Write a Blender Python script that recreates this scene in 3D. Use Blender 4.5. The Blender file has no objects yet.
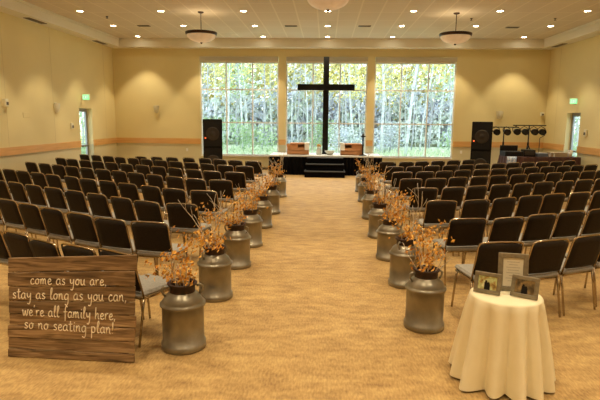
import bpy, math, random
from mathutils import Vector, Matrix
random.seed(7)
S = bpy.context.scene
COL = S.collection
pi = math.pi

# ---------------------------------------------------------------- camera
F = 520.0; CH = 2.05
PIT = math.atan(82/F); YAW = math.atan(25/F); ROLL = math.radians(.55)
fw = Vector((-math.sin(YAW)*math.cos(PIT), math.cos(YAW)*math.cos(PIT), -math.sin(PIT)))
rt = Vector((math.cos(YAW), math.sin(YAW), 0)); up = rt.cross(fw)
rt2 = rt*math.cos(ROLL)+up*math.sin(ROLL); up2 = up*math.cos(ROLL)-rt*math.sin(ROLL)
cam = bpy.data.cameras.new('camera'); cam.sensor_width = 36; cam.lens = 36*F/600
cam.clip_end = 300
co = bpy.data.objects.new('camera', cam); COL.objects.link(co)
m = Matrix((rt2, up2, -fw)).transposed().to_4x4(); m.translation = (0, 0, CH)
co.matrix_world = m
S.camera = co

def px(p):
    d = Vector(p)-Vector((0, 0, CH)); k = d.dot(fw)
    if k <= 0: return None
    return 300+F*d.dot(rt2)/k, 200-F*d.dot(up2)/k

# ---------------------------------------------------------------- world and exposure
SKY_STRENGTH = 1.45
LAMP_W = 96.0           # every recessed downlight
PENDANT_W = 4.0
S.view_settings.view_transform = 'Standard'
S.view_settings.look = 'None'
S.view_settings.gamma = 1
S.view_settings.use_curve_mapping = False
S.view_settings.exposure = 1.22
W = bpy.data.worlds.new('overcast'); S.world = W; W.use_nodes = True
bg = W.node_tree.nodes['Background']
bg.inputs[0].default_value = (.82, .93, 1.0, 1); bg.inputs[1].default_value = SKY_STRENGTH
WARM = (1.0, .82, .53)

# ---------------------------------------------------------------- materials
def M(name, col, rough=.6, metal=0, spec=.5, noise=None, emit=None, bump=None, sheen=0):
    m = bpy.data.materials.new(name); m.use_nodes = True
    nt = m.node_tree; b = nt.nodes['Principled BSDF']
    b.inputs['Base Color'].default_value = (*col, 1)
    b.inputs['Roughness'].default_value = rough
    b.inputs['Metallic'].default_value = metal
    b.inputs['Specular IOR Level'].default_value = spec
    if emit:
        b.inputs['Emission Color'].default_value = (*emit[0], 1)
        b.inputs['Emission Strength'].default_value = emit[1]
    if noise:   # (scale xyz, colours list, detail)
        sc, cols, det = noise
        tc = nt.nodes.new('ShaderNodeTexCoord'); mp = nt.nodes.new('ShaderNodeMapping')
        mp.inputs['Scale'].default_value = sc
        nz = nt.nodes.new('ShaderNodeTexNoise'); nz.inputs['Scale'].default_value = 1; nz.inputs['Detail'].default_value = det
        rp = nt.nodes.new('ShaderNodeValToRGB')
        el = rp.color_ramp.elements
        n = len(cols)
        el[0].position = .3; el[1].position = .7
        el[0].color = (*cols[0], 1); el[1].color = (*cols[-1], 1)
        for i in range(1, n-1):
            e = el.new(.3+.4*i/(n-1)); e.color = (*cols[i], 1)
        L = nt.links.new
        L(tc.outputs['Object'], mp.inputs[0]); L(mp.outputs[0], nz.inputs['Vector']); L(nz.outputs[0], rp.inputs[0])
        L(rp.outputs[0], b.inputs['Base Color'])
        if bump:
            bp = nt.nodes.new('ShaderNodeBump'); bp.inputs['Strength'].default_value = bump; bp.inputs['Distance'].default_value = .01
            L(nz.outputs[0], bp.inputs['Height']); L(bp.outputs[0], b.inputs['Normal'])
    return m

def k(c, f): return tuple(min(1, x*f) for x in c)
WALL = (.77, .66, .35); LOW = (.66, .60, .38)
m_wall = M('wall_paint', WALL, .75, noise=((.8, .8, .8), [k(WALL, .97), k(WALL, 1.03)], 3))
m_low = M('wainscot_panel', LOW, .6, noise=((.5, .5, 2), [k(LOW, .96), k(LOW, 1.03)], 3))
m_seam = M('panel_seam', (.62, .52, .28), .8)
m_soff = M('soffit_paint', (.80, .76, .64), .8, noise=((1, 1, 1), [(.78, .74, .62), (.82, .78, .66)], 2))
m_rail = M('oiled_wood_rail', (.74, .42, .14), .4, noise=((1.5, 1.5, 30), [(.66, .36, .11), (.78, .46, .18)], 4))
m_frame = M('aluminium_window_frame', (.80, .82, .82), .45)
m_grey = M('grey_door_metal', (.32, .34, .36), .4, .3)
m_blind = M('blind_fabric', (.50, .45, .34), .8, noise=((2, 2, 40), [(.46, .41, .31), (.54, .49, .37)], 2))
m_chairback = M('brown_vinyl', (.019, .013, .009), .7, spec=.2, noise=((60, 60, 60), [(.015, .010, .006), (.024, .016, .010)], 4))
m_seat = M('taupe_seat_fabric', (.38, .36, .33), .8, noise=((80, 80, 80), [(.25, .24, .22), (.34, .325, .30)], 3))
m_bronze = M('bronze_chair_tube', (.46, .37, .26), .22, 1)
m_can = M('galvanised_steel', (.33, .29, .22), .34, .65, noise=((4, 4, 3), [(.21, .185, .14), (.29, .26, .20), (.40, .375, .32)], 6), bump=.12)
m_canrust = M('rusty_neck', (.075, .018, .010), .6, noise=((25, 25, 25), [(.020, .009, .006), (.045, .017, .010)], 5))
m_twig = M('pale_twig', (.55, .46, .34), .8, noise=((20, 20, 20), [(.42, .33, .22), (.68, .6, .48)], 3))
m_leaf = M('autumn_leaf', (.7, .3, .06), .6, noise=((30, 30, 30), [(.28, .09, .015), (.68, .28, .03), (.88, .50, .09), (.62, .44, .17)], 2))
m_black = M('black_cloth', (.003, .003, .004), .9, spec=.1, noise=((30, 30, 4), [(.002, .002, .003), (.005, .005, .007)], 3))
m_blackp = M('black_plastic', (.006, .006, .008), .5, spec=.3)
m_cross = M('black_painted_wood', (.006, .005, .005), .6, spec=.2, noise=((3, 3, 30), [(.004, .004, .004), (.009, .008, .008)], 3))
m_spk = M('speaker_black', (.006, .005, .004), .7, spec=.15, noise=((50, 50, 50), [(.004, .003, .003), (.008, .006, .005)], 2))
m_spkring = M('speaker_ring', (.035, .028, .024), .4, spec=.3)
m_stage = M('pale_stage_top', (.80, .82, .84), .5, noise=((3, 3, 3), [(.76, .78, .80), (.84, .86, .88)], 3))
m_crate = M('crate_wood', (.42, .17, .07), .5, noise=((3, 3, 25), [(.42, .17, .06), (.62, .31, .14)], 4))
m_white = M('white_cotton', (.82, .80, .76), .8)
m_cloth = M('ivory_tablecloth', (.92, .84, .60), .75, noise=((9, 9, 9), [(.90, .82, .58), (.94, .86, .63)], 3))
m_tan = M('taupe_picture_frame', (.25, .21, .14), .5, noise=((40, 40, 40), [(.20, .165, .11), (.29, .245, .165)], 3))
m_paper = M('cream_paper', (.80, .74, .60), .8)
m_ink = M('grey_ink', (.38, .33, .26), .8)
m_chalk = M('white_chalk_paint', (.95, .86, .70), .8)
m_plum = M('dark_plum_tablecloth', (.060, .022, .018), .7, noise=((30, 30, 3), [(.045, .016, .013), (.08, .03, .024)], 3))
m_card = M('cardboard', (.42, .32, .20), .8, noise=((6, 6, 6), [(.38, .28, .17), (.46, .36, .23)], 2))
m_blue = M('blue_grey_plastic', (.12, .15, .22), .4)
m_disc = M('lit_downlight_lens', (1, 1, 1), .5, emit=((1, .86, .62), 14))
m_ring = M('downlight_trim', (.75, .72, .65), .5)
m_bowl = M('alabaster_bowl', (.62, .46, .28), .5, emit=((1, .70, .38), .10), noise=((5, 5, 5), [(.56, .40, .22), (.68, .51, .32)], 3))
m_bowlrim = M('dark_bronze', (.055, .030, .018), .4, .6)
m_vent = M('dark_vent', (.16, .12, .09), .6)
m_exit = M('lit_green_exit_face', (.2, .7, .3), .5, emit=((.22, .75, .32), .5))
m_exitt = M('exit_letters', (.8, .95, .8), .5, emit=((.7, .95, .7), .5))
m_beige = M('beige_plastic', (.80, .76, .60), .5)
m_dark = M('dark_grille', (.10, .08, .05), .5)
m_badge = M('red_badge', (.8, .12, .04), .4, emit=((1, .2, .05), .5))  # logo badge, no lamp; its faint glow is put into the material
m_bark = M('birch_bark', (.80, .82, .84), .8, noise=((3, 3, 9), [(.38, .40, .44), (.60, .64, .68), (.72, .76, .78)], 4))
m_bark2 = M('grey_bark', (.34, .34, .38), .9, noise=((5, 5, 3), [(.36, .38, .44), (.56, .58, .64)], 4))
m_fol = M('autumn_birch_foliage', (.6, .7, .2), .8, noise=((.45, .45, .45), [(.34, .42, .26), (.60, .58, .26), (.84, .72, .24), (.78, .72, .46)], 4))
m_folg = M('green_foliage', (.3, .6, .2), .8, noise=((.6, .6, .6), [(.24, .36, .20), (.38, .52, .30), (.54, .64, .42)], 4))
m_wood = M('overexposure_paled_undergrowth', (.4, .45, .45), .9, noise=((.5, .5, .5), [(.46, .50, .60), (.62, .66, .76), (.56, .64, .56), (.80, .84, .84)], 5))  # leaf tones paled and blued to stand in for overexposed daylight and haze
m_grass = M('meadow_grass', (.45, .62, .32), .9, noise=((1.2, 1.2, 1.2), [(.38, .50, .30), (.54, .64, .44), (.66, .70, .54)], 5))

def glass():
    m = bpy.data.materials.new('window_glass'); m.use_nodes = True
    nt = m.node_tree; nt.nodes.clear()
    o = nt.nodes.new('ShaderNodeOutputMaterial'); mx = nt.nodes.new('ShaderNodeMixShader')
    t = nt.nodes.new('ShaderNodeBsdfTransparent'); t.inputs[0].default_value = (.96, .98, .98, 1)
    g = nt.nodes.new('ShaderNodeBsdfGlossy'); g.inputs['Roughness'].default_value = .02
    mx.inputs[0].default_value = .05
    nt.links.new(t.outputs[0], mx.inputs[1]); nt.links.new(g.outputs[0], mx.inputs[2]); nt.links.new(mx.outputs[0], o.inputs[0])
    return m
m_glass = glass()

def carpet():
    m = bpy.data.materials.new('streaked_tan_carpet'); m.use_nodes = True
    nt = m.node_tree; b = nt.nodes['Principled BSDF']; L = nt.links.new
    b.inputs['Roughness'].default_value = .6; b.inputs['Specular IOR Level'].default_value = .55
    tc = nt.nodes.new('ShaderNodeTexCoord')
    def nz(sc, det, dist=0):
        mp = nt.nodes.new('ShaderNodeMapping'); mp.inputs['Scale'].default_value = sc
        n = nt.nodes.new('ShaderNodeTexNoise'); n.inputs['Scale'].default_value = 1; n.inputs['Detail'].default_value = det
        n.inputs['Distortion'].default_value = dist
        L(tc.outputs['Object'], mp.inputs[0]); L(mp.outputs[0], n.inputs['Vector']); return n
    a = nz((3.8, 9, 1), 3, 0); c = nz((60, 17, 1), 4); d = nz((.9, 1.6, 1), 2)
    def mth(op, x, y):
        q = nt.nodes.new('ShaderNodeMath'); q.operation = op
        for i, v in enumerate((x, y)):
            if hasattr(v, 'links'): L(v, q.inputs[i])
            else: q.inputs[i].default_value = v
        return q.outputs[0]
    s = mth('ADD', mth('MULTIPLY', a.outputs[0], .42), mth('ADD', mth('MULTIPLY', c.outputs[0], .43), mth('MULTIPLY', d.outputs[0], .15)))
    rp = nt.nodes.new('ShaderNodeValToRGB'); el = rp.color_ramp.elements
    el[0].position = .36; el[0].color = (.27, .155, .054, 1)
    el[1].position = .65; el[1].color = (.60, .41, .17, 1)
    e = el.new(.5); e.color = (.44, .28, .105, 1)
    L(s, rp.inputs[0]); L(rp.outputs[0], b.inputs['Base Color'])
    bp = nt.nodes.new('ShaderNodeBump'); bp.inputs['Strength'].default_value = .3; bp.inputs['Distance'].default_value = .01
    L(c.outputs[0], bp.inputs['Height']); L(bp.outputs[0], b.inputs['Normal'])
    return m
m_carpet = carpet()

def ceiling_mat():
    m = bpy.data.materials.new('ceiling_tiles'); m.use_nodes = True
    nt = m.node_tree; b = nt.nodes['Principled BSDF']; L = nt.links.new
    b.inputs['Roughness'].default_value = .9
    tc = nt.nodes.new('ShaderNodeTexCoord'); br = nt.nodes.new('ShaderNodeTexBrick')
    br.offset = 0; br.squash = 1
    br.inputs['Scale'].default_value = 1; br.inputs['Brick Width'].default_value = .59; br.inputs['Row Height'].default_value = 1.18
    br.inputs['Mortar Size'].default_value = .022; br.inputs['Mortar Smooth'].default_value = .1
    br.inputs['Color1'].default_value = (.66, .58, .47, 1); br.inputs['Color2'].default_value = (.69, .61, .50, 1)
    br.inputs['Mortar'].default_value = (.77, .69, .57, 1)
    mp = nt.nodes.new('ShaderNodeMapping'); mp.inputs['Location'].default_value = (.29, .1, 0)
    L(tc.outputs['Object'], mp.inputs[0]); L(mp.outputs[0], br.inputs['Vector']); L(br.outputs[0], b.inputs['Base Color'])
    return m
m_ceil = ceiling_mat()

def plank_mat():
    m = bpy.data.materials.new('weathered_pallet_wood'); m.use_nodes = True
    nt = m.node_tree; b = nt.nodes['Principled BSDF']; L = nt.links.new
    b.inputs['Roughness'].default_value = .7
    tc = nt.nodes.new('ShaderNodeTexCoord'); oi = nt.nodes.new('ShaderNodeObjectInfo')
    mp = nt.nodes.new('ShaderNodeMapping'); mp.inputs['Scale'].default_value = (3, 10, 38)
    cb = nt.nodes.new('ShaderNodeCombineXYZ'); ml = nt.nodes.new('ShaderNodeMath'); ml.operation = 'MULTIPLY'; ml.inputs[1].default_value = 40
    L(oi.outputs['Random'], ml.inputs[0]); L(ml.outputs[0], cb.inputs[0]); L(ml.outputs[0], cb.inputs[2])
    L(cb.outputs[0], mp.inputs['Location'])
    n = nt.nodes.new('ShaderNodeTexNoise'); n.inputs['Scale'].default_value = 1; n.inputs['Detail'].default_value = 6; n.inputs['Distortion'].default_value = .8
    rp = nt.nodes.new('ShaderNodeValToRGB'); el = rp.color_ramp.elements
    el[0].position = .32; el[0].color = (.075, .042, .018, 1)
    el[1].position = .72; el[1].color = (.40, .27, .15, 1)
    e = el.new(.5); e.color = (.22, .135, .065, 1)
    L(tc.outputs['Object'], mp.inputs[0]); L(mp.outputs[0], n.inputs['Vector']); L(n.outputs[0], rp.inputs[0])
    hs = nt.nodes.new('ShaderNodeHueSaturation'); mr = nt.nodes.new('ShaderNodeMapRange')
    mr.inputs['To Min'].default_value = .75; mr.inputs['To Max'].default_value = 1.35
    L(oi.outputs['Random'], mr.inputs[0]); L(mr.outputs[0], hs.inputs['Value']); L(rp.outputs[0], hs.inputs['Color'])
    L(hs.outputs[0], b.inputs['Base Color'])
    return m
m_plank = plank_mat()

# ---------------------------------------------------------------- mesh helpers
class MB:
    def __init__(s): s.v = []; s.f = []; s.mi = []; s.sm = []
    def add(s, vs, fs, mi=0, smooth=False):
        o = len(s.v); s.v += [tuple(v) for v in vs]
        for f in fs: s.f.append([i+o for i in f]); s.mi.append(mi); s.sm.append(smooth)
        return s
    def box(s, x0, x1, y0, y1, z0, z1, mi=0, T=None):
        vs = [Vector((x, y, z)) for z in (z0, z1) for y in (y0, y1) for x in (x0, x1)]
        if T: vs = [T @ v for v in vs]
        return s.add(vs, [(0, 2, 3, 1), (4, 5, 7, 6), (0, 1, 5, 4), (2, 6, 7, 3), (0, 4, 6, 2), (1, 3, 7, 5)], mi)
    def rbox(s, x0, x1, y0, y1, z0, z1, b=.01, mi=0, T=None):
        # box with bevelled edges: a stack of inset outlines
        vs = []; rings = [(z0, b), (z0+b, 0), (z1-b, 0), (z1, b)]
        for z, i in rings:
            c = b
            a = [(x0+i, y0+c+i*0), (x0+c, y0+i), (x1-c, y0+i), (x1-i, y0+c), (x1-i, y1-c), (x1-c, y1-i), (x0+c, y1-i), (x0+i, y1-c)]
            vs += [Vector((p[0], p[1], z)) for p in a]
        if T: vs = [T @ v for v in vs]
        fs = [tuple(range(7, -1, -1)), tuple(range(24, 32))]
        for r in range(3):
            for q in range(8):
                fs.append((r*8+q, r*8+(q+1) % 8, r*8+8+(q+1) % 8, r*8+8+q))
        return s.add(vs, fs, mi, False)
    def tube(s, pts, r, n=6, mi=0, caps=True):
        pts = [Vector(p) for p in pts]
        rr = r if isinstance(r, (list, tuple)) else [r]*len(pts)
        vs = []; prev = None
        for i, p in enumerate(pts):
            t = (pts[min(i+1, len(pts)-1)]-pts[max(i-1, 0)])
            t = t.normalized() if t.length > 1e-9 else Vector((0, 0, 1))
            if prev is None:
                a = Vector((0, 0, 1)) if abs(t.z) < .9 else Vector((1, 0, 0))
                nrm = t.cross(a).normalized()
            else:
                nrm = prev-t*prev.dot(t)
                nrm = nrm.normalized() if nrm.length > 1e-6 else t.orthogonal().normalized()
            prev = nrm; bn = t.cross(nrm)
            for q in range(n):
                a = 2*pi*q/n
                vs.append(p+(nrm*math.cos(a)+bn*math.sin(a))*rr[i])
        fs = []
        for i in range(len(pts)-1):
            for q in range(n):
                fs.append((i*n+q, i*n+(q+1) % n, (i+1)*n+(q+1) % n, (i+1)*n+q))
        s.add(vs, fs, mi, True)
        if caps:
            o = len(s.v)-len(vs)
            s.f.append([o+q for q in range(n-1, -1, -1)]); s.mi.append(mi); s.sm.append(False)
            e = o+(len(pts)-1)*n
            s.f.append([e+q for q in range(n)]); s.mi.append(mi); s.sm.append(False)
        return s
    def lathe(s, prof, n=24, c=(0, 0, 0), mi=0, smooth=True, T=None):
        vs = []
        for r, z in prof:
            for q in range(n):
                a = 2*pi*q/n; v = Vector((c[0]+r*math.cos(a), c[1]+r*math.sin(a), c[2]+z))
                vs.append(T @ v if T else v)
        fs = [(i*n+q, i*n+(q+1) % n, (i+1)*n+(q+1) % n, (i+1)*n+q) for i in range(len(prof)-1) for q in range(n)]
        return s.add(vs, fs, mi, smooth)
    def build(s, name, mats, parent=None, loc=(0, 0, 0), rz=0):
        me = bpy.data.meshes.new(name); me.from_pydata(s.v, [], s.f)
        if not isinstance(mats, (list, tuple)): mats = [mats]
        for m in mats: me.materials.append(m)
        me.polygons.foreach_set('material_index', s.mi); me.polygons.foreach_set('use_smooth', s.sm)
        me.update()
        o = bpy.data.objects.new(name, me); COL.objects.link(o)
        o.location = loc; o.rotation_euler.z = rz
        if parent: o.parent = parent
        return o

def tag(o, label=None, cat=None, group=None, kind=None):
    if label: o['label'] = label
    if cat: o['category'] = cat
    if group: o['group'] = group
    if kind: o['kind'] = kind
    return o
def empty(name, loc=(0, 0, 0), rz=0, label=None, cat=None, group=None):
    o = bpy.data.objects.new(name, None); COL.objects.link(o); o.location = loc; o.rotation_euler.z = rz
    o.empty_display_size = .1
    return tag(o, label, cat, group)
def kids(o): return [c for c in COL.objects if c.parent == o]
def copy_tree(o, parent=None, ks=None):
    c = o.copy(); COL.objects.link(c); c.parent = parent
    for ch in (ks[o] if ks and o in ks else ([] if ks is not None else kids(o))): copy_tree(ch, c, ks)
    return c
def tree_map(o):
    d = {}
    def rec(q):
        d[q] = kids(q)
        for c in d[q]: rec(c)
    rec(o); return d
def struct(o): o['kind'] = 'structure'; return o
ORD = ['first', 'second', 'third', 'fourth', 'fifth', 'sixth', 'seventh', 'eighth', 'ninth', 'tenth', 'eleventh', 'twelfth', 'thirteenth', 'fourteenth']

# ---------------------------------------------------------------- room shell
XL, XR, YB, YF, ZC, ZS = -8.35, 8.35, 20.5, -4.0, 4.98, 4.66
struct(MB().box(XL-.5, XR+.5, YF-.2, YB+.35, -.12, 0).build('floor', m_carpet))
struct(MB().box(XL, XR, YF, YB, ZC, ZC+.1).build('ceiling', m_ceil))
RZ0, RZ1 = 1.0, 1.21     # wooden rail
SW, FD = .45, .32
sb = MB()   # dropped soffit round the room
sb.box(XL, XL+SW, YF, YB, ZS, ZC-.001); sb.box(XR-SW, XR, YF, YB, ZS, ZC-.001)
sb.box(XL+SW, XR-SW, YB-SW, YB, ZS, ZC-.001)
sb.box(XL+SW, XL+SW+.03, YF, YB-SW, ZC-.07, ZC-.002); sb.box(XR-SW-.03, XR-SW, YF, YB-SW, ZC-.07, ZC-.002)
sb.box(XL+SW, XR-SW, YB-SW-.03, YB-SW, ZC-.07, ZC-.002)
struct(sb.build('trim_1', m_soff))

wins = [(-4.93, -1.85), (-1.57, 1.56), (1.83, 4.91)]
WZ0, WZ1 = .56, 4.17
wb = MB()
def wallcol(x0, x1, z0, z1):
    if z0 < RZ0: wb.box(x0, x1, YB, YB+.3, z0, min(z1, RZ0+.05), 1)
    if z1 > RZ0+.05: wb.box(x0, x1, YB, YB+.3, max(z0, RZ0+.05), z1, 0)
edges = [XL-.5]+[e for w in wins for e in w]+[XR+.5]
for i in range(0, 8, 2): wallcol(edges[i], edges[i+1], 0, ZC)
for a, b in wins:
    wallcol(a, b, 0, WZ0); wallcol(a, b, WZ1+.2, ZC)
struct(wb.build('wall_back', [m_wall, m_low]))
# side walls with deep door recesses
DOOR_L = (17.45, 18.42); DOOR_R = (17.75, 18.72); DZ = 2.31
def side_wall(name, X, sgn, door):
    w = MB(); x0, x1 = sorted((X, X+sgn*.26))
    for y0, y1, z0 in ((YF, door[0], 0), (door[1], YB, 0), (door[0], door[1], DZ)):
        if z0 == 0:
            w.box(x0, x1, y0, y1, 0, RZ0+.05, 1); w.box(x0, x1, y0, y1, RZ0+.05, ZC, 0)
        else: w.box(x0, x1, y0, y1, z0, ZC, 0)
    xs = X-sgn*.002
    for y in (6.2, 8.6, 11.0, 13.4, 15.8, 19.6):      # panel joints
        w.box(min(xs, X), max(xs, X), y-.006, y+.006, RZ1+.02, ZS-.02, 2)
    return struct(w.build(name, [m_wall, m_low, m_seam]))
side_wall('wall_left', XL, -1, DOOR_L); side_wall('wall_right', XR, 1, DOOR_R)
struct(MB().box(XL-.5, XR+.5, YF-.2, YF, 0, ZC).build('wall_front', m_wall))
tn = [2]
def trim(b, mat):
    struct(b.build('trim_%d' % tn[0], mat)); tn[0] += 1
t_ = .025
trim(MB().box(XL, XL+t_, YF, DOOR_L[0], RZ0, RZ1), m_rail); trim(MB().box(XL, XL+t_, DOOR_L[1], YB, RZ0, RZ1), m_rail)
trim(MB().box(XR-t_, XR, YF, DOOR_R[0], RZ0, RZ1), m_rail); trim(MB().box(XR-t_, XR, DOOR_R[1], YB, RZ0, RZ1), m_rail)
for i in range(0, 8, 2):
    a = max(edges[i], XL+t_); b = min(edges[i+1], XR-t_)
    trim(MB().box(a+.001, b-.001, YB-t_, YB, RZ0, RZ1), m_rail)
for nm, y0, y1, X, s in (('baseboard_left', YF, DOOR_L[0], XL, 1), ('baseboard_right', YF, DOOR_R[0], XR, -1)):
    struct(MB().box(min(X, X+s*.015), max(X, X+s*.015), y0, y1, 0, .1).build(nm, m_dark))
struct(MB().box(XL+.02, XR-.02, YB-.015, YB, 0, .1).build('baseboard_back', m_dark))

for n, (a, b) in enumerate(wins):
    f = MB(); t = .05; y0, y1 = YB+.04, YB+.12
    f.box(a, a+t, y0, y1, WZ0, WZ1); f.box(b-t, b, y0, y1, WZ0, WZ1)
    f.box(a+t, b-t, y0, y1, WZ0, WZ0+t); f.box(a+t, b-t, y0, y1, WZ1-t, WZ1+.2)
    w = (b-a)/3
    for i in (1, 2): f.box(a+w*i-.022, a+w*i+.022, y0, y1, WZ0+t, WZ1-t)
    for z in (1.85, 3.12): f.box(a+t, b-t, y0-.004, y1-.004, z-.022, z+.022)
    fo = struct(f.build('window_%d' % (n+1), m_frame))
    MB().box(a+t/2, b-t/2, YB+.09, YB+.096, WZ0+.02, WZ1+.1).build('pane', m_glass, fo)
    MB().box(a, b, YB-.05, YB+.04, WZ0-.035, WZ0).build('window_sill', m_white, fo)
    q = empty('roller_blind', ((a+b)/2, YB, WZ1), 0, ['rolled-up beige blind cassette above the left window', 'rolled-up beige blind cassette above the middle window behind the cross', 'rolled-up beige blind cassette above the right window'][n], 'blind', 'blinds above the back windows')
    h = (b-a)/2
    MB().box(-h+.01, h-.01, -.06, .035, .03, .19).build('cassette', m_blind, q)
    MB().box(-h+.02, h-.02, -.02, .01, -.03, .03).build('hem_bar', m_soff, q)

def side_door(n, X, sgn, d):
    x0 = X+sgn*.18; x1 = X+sgn*.24; lo, hi = sorted((x0, x1)); y0, y1 = d
    f = MB(); t = .12
    f.box(lo, hi, y0, y0+t, 0, DZ); f.box(lo, hi, y1-t, y1, 0, DZ); f.box(lo, hi, y0+t, y1-t, DZ-t, DZ); f.box(lo, hi, y0+t, y1-t, 0, .12)
    f.box(lo, hi, y0+t, y1-t, .98, 1.04)
    o = struct(f.build('door_%d' % n, m_grey))
    xm = (lo+hi)/2
    MB().box(xm-.004, xm+.004, y0+t/2, y1-t/2, .1, DZ-t/2).build('pane', m_glass, o)
    xb = X+sgn*.135
    MB().tube([(xb, y0+.12, 1.0), (xb, y1-.12, 1.0)], .022, 8).build('push_bar', m_dark, o)
    return o
side_door(1, XL, -1, DOOR_L); side_door(2, XR, 1, DOOR_R)

# ---------------------------------------------------------------- outside
struct(MB().box(-70, 70, YB+.4, 110, -.35, -.25).build('ground', m_grass))
struct(MB().box(-70, -9.0, -10, YB+.4, -.35, -.25).build('ground', m_grass))
struct(MB().box(9.0, 70, -10, YB+.4, -.35, -.25).build('ground', m_grass))
GZ = -.25
def leafcloud(b, c, rad, n, size, rnd, mi=0):
    for _ in range(n):
        while True:
            p = Vector((rnd.uniform(-1, 1), rnd.uniform(-1, 1), rnd.uniform(-1, 1)))
            if p.length < 1: break
        p = Vector((c[0]+p.x*rad[0], c[1]+p.y*rad[1], c[2]+p.z*rad[2]))
        a = Vector((rnd.gauss(0, 1), rnd.gauss(0, 1), rnd.gauss(0, 1))).normalized(); d = a.orthogonal().normalized(); e = a.cross(d)
        s = size*rnd.uniform(.6, 1.3)
        b.add([p-d*s, p-e*s*.6+a*s*.15, p+d*s, p+e*s*.6+a*s*.15], [(0, 1, 2), (0, 2, 3)], mi)
rnd = random.Random(3)
# trunks: x at their foot, distance, lean, radius, height, kind (0 birch, 1 grey), crown material
spec = []
for xp, Y, lean, r, kd in [(207, 36, .02, .10, 1), (216, 40, -.03, .10, 0), (226, 34, .05, .09, 0), (236, 42, .0, .13, 1), (243, 35, -.06, .12, 0), (249, 38, -.09, .10, 0), (262, 36, .03, .09, 1), (271, 42, -.02, .12, 0), (277, 36, .02, .10, 1),
                           (291, 38, .02, .10, 0), (297, 42, .03, .12, 1), (307, 36, -.03, .09, 0), (314, 42, .0, .13, 1), (336, 38, .03, .10, 0), (345, 35, -.03, .10, 1), (353, 34, -.08, .12, 0), (359, 40, -.05, .10, 0), (364, 37, .02, .09, 1),
                           (381, 34, -.02, .16, 0), (386, 40, .02, .10, 1), (396, 36, .03, .10, 0), (403, 32, .10, .17, 0), (409, 38, .05, .09, 1), (417, 35, .11, .11, 0), (427, 42, .0, .12, 1), (436, 40, .03, .10, 0), (446, 37, -.02, .10, 1)]:
    # foot position in metres
    spec.append(((xp-325)/F*Y, Y, lean, r, kd, xp))
rx = random.Random(21)
for i in range(24):
    xp = 204+i*10.4+rx.uniform(-3, 3)
    if 280 < xp < 289 or 367 < xp < 378: xp += 12
    spec.append(((xp-325)/F*(41.5+.1*(i % 5)), 41.5+.1*(i % 5), rx.uniform(-.07, .09), .065, i % 3 == 0, xp+.01))
spec.sort(key=lambda q: q[5])
cnt = {}
for X, Y, lean, r, kd, xp in spec:
    wi = 0 if xp < 283 else (1 if xp < 372 else 2)
    cnt.setdefault((wi, kd), 0); i = cnt[(wi, kd)]; cnt[(wi, kd)] += 1
    nm = ['pale birch', 'slim grey tree'][kd]
    wn = ['left', 'middle', 'right'][wi]
    root = empty('birch_tree' if kd == 0 else 'woodland_tree', (X, Y, GZ), 0, '%s beyond the %s window, %s from its left side' % (nm, wn, (ORD+['fifteenth', 'sixteenth'])[i]), 'tree', 'trees beyond the back windows')
    kd = int(kd); H = rnd.uniform(8, 11)
    pts = [(lean*z+.05*math.sin(z+xp), .03*math.sin(z*1.3), z) for z in [H*q/8 for q in range(9)]]
    b = MB().tube(pts, [r*.6*(1-.07*q) for q in range(9)], 7)
    b.build('trunk', m_bark if kd == 0 else m_bark2, root)
    br = MB()
    for q in range(6):
        z = rnd.uniform(2.2, H*.8); a = rnd.uniform(0, 2*pi); l = rnd.uniform(.7, 1.5)
        br.tube([(lean*z, 0, z), (lean*z+l*.5*math.cos(a), l*.5*math.sin(a), z+l*.45), (lean*z+l*math.cos(a), l*math.sin(a), z+l*.6)], [.035, .02, .01], 4)
    br.build('branches', m_bark if kd == 0 else m_bark2, root)
    cr = MB()
    for q in range(7 if Y < 41.4 else 3):
        z = rnd.uniform(4.0, 9.0)
        leafcloud(cr, (lean*z+rnd.uniform(-1, 1), rnd.uniform(-1, 1), z), (1.0, 1.0, .8), 60, .085, rnd)
    cr.build('crown', m_folg if (xp > 425 or (xp > 236 and xp < 250)) else m_fol, root)
# bushes
for i, (X, Y, h, mt, lb) in enumerate([(-7.5, 36, 2.0, m_folg, 'green bush at the left end of the wood beyond the left window'),
                                     (-4.6, 33, 1.9, m_folg, 'rounded green bush low beyond the right half of the left window'),
                                     (-.2, 37, 2.0, m_folg, 'green bush low behind the foot of the cross, outside'),
                                     (1.2, 34, 1.5, m_wood, 'greyish bush beyond the right part of the middle window'),
                                     (8.6, 33, 4.8, m_folg, 'tall leafy green bush at the right edge of the right window'),
                                     (4.4, 36, 1.6, m_wood, 'greyish bush behind the leaning birches of the right window'),
                                     (-11.4, 24, 3.2, m_folg, 'leafy bush outside the left glass door'), (-12.9, 27.2, 3.4, m_fol, 'yellowish bush outside, behind the left glass door'),
                                     (11.2, 24, 3.2, m_folg, 'leafy bush outside the right glass door'), (12.6, 27.2, 3.4, m_folg, 'green bush outside, behind the right glass door')]):
    b = MB(); rr = 1.4
    for q in range(12):
        leafcloud(b, (rnd.uniform(-.9, .9), rnd.uniform(-.6, .6), rnd.uniform(.3, h)), (.7, .7, .6), 90, .08, rnd)
    root = empty('bush', (X, Y, GZ), 0, lb, 'bush')
    b.build('foliage', mt, root)
    MB().tube([(0, 0, 0), (.05, 0, h*.5), (0, .05, h*.8)], [.06, .04, .02], 6).build('stem', m_bark2, root)
b = MB(); rn = random.Random(5)
for q in range(9500):
    Y = rn.uniform(44.2, 46.4); X = rn.uniform(-.33, .33)*Y
    z = abs(rn.gauss(0, 2.1)); leafcloud(b, (X, Y, z+.1), (.2, .2, .2), 1, .30, rn)
tag(b.build('woodland_undergrowth', m_wood), 'grey green woodland, coloured pale as if overexposed, filling the background outside', 'woodland', kind='stuff')
b = MB()
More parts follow.
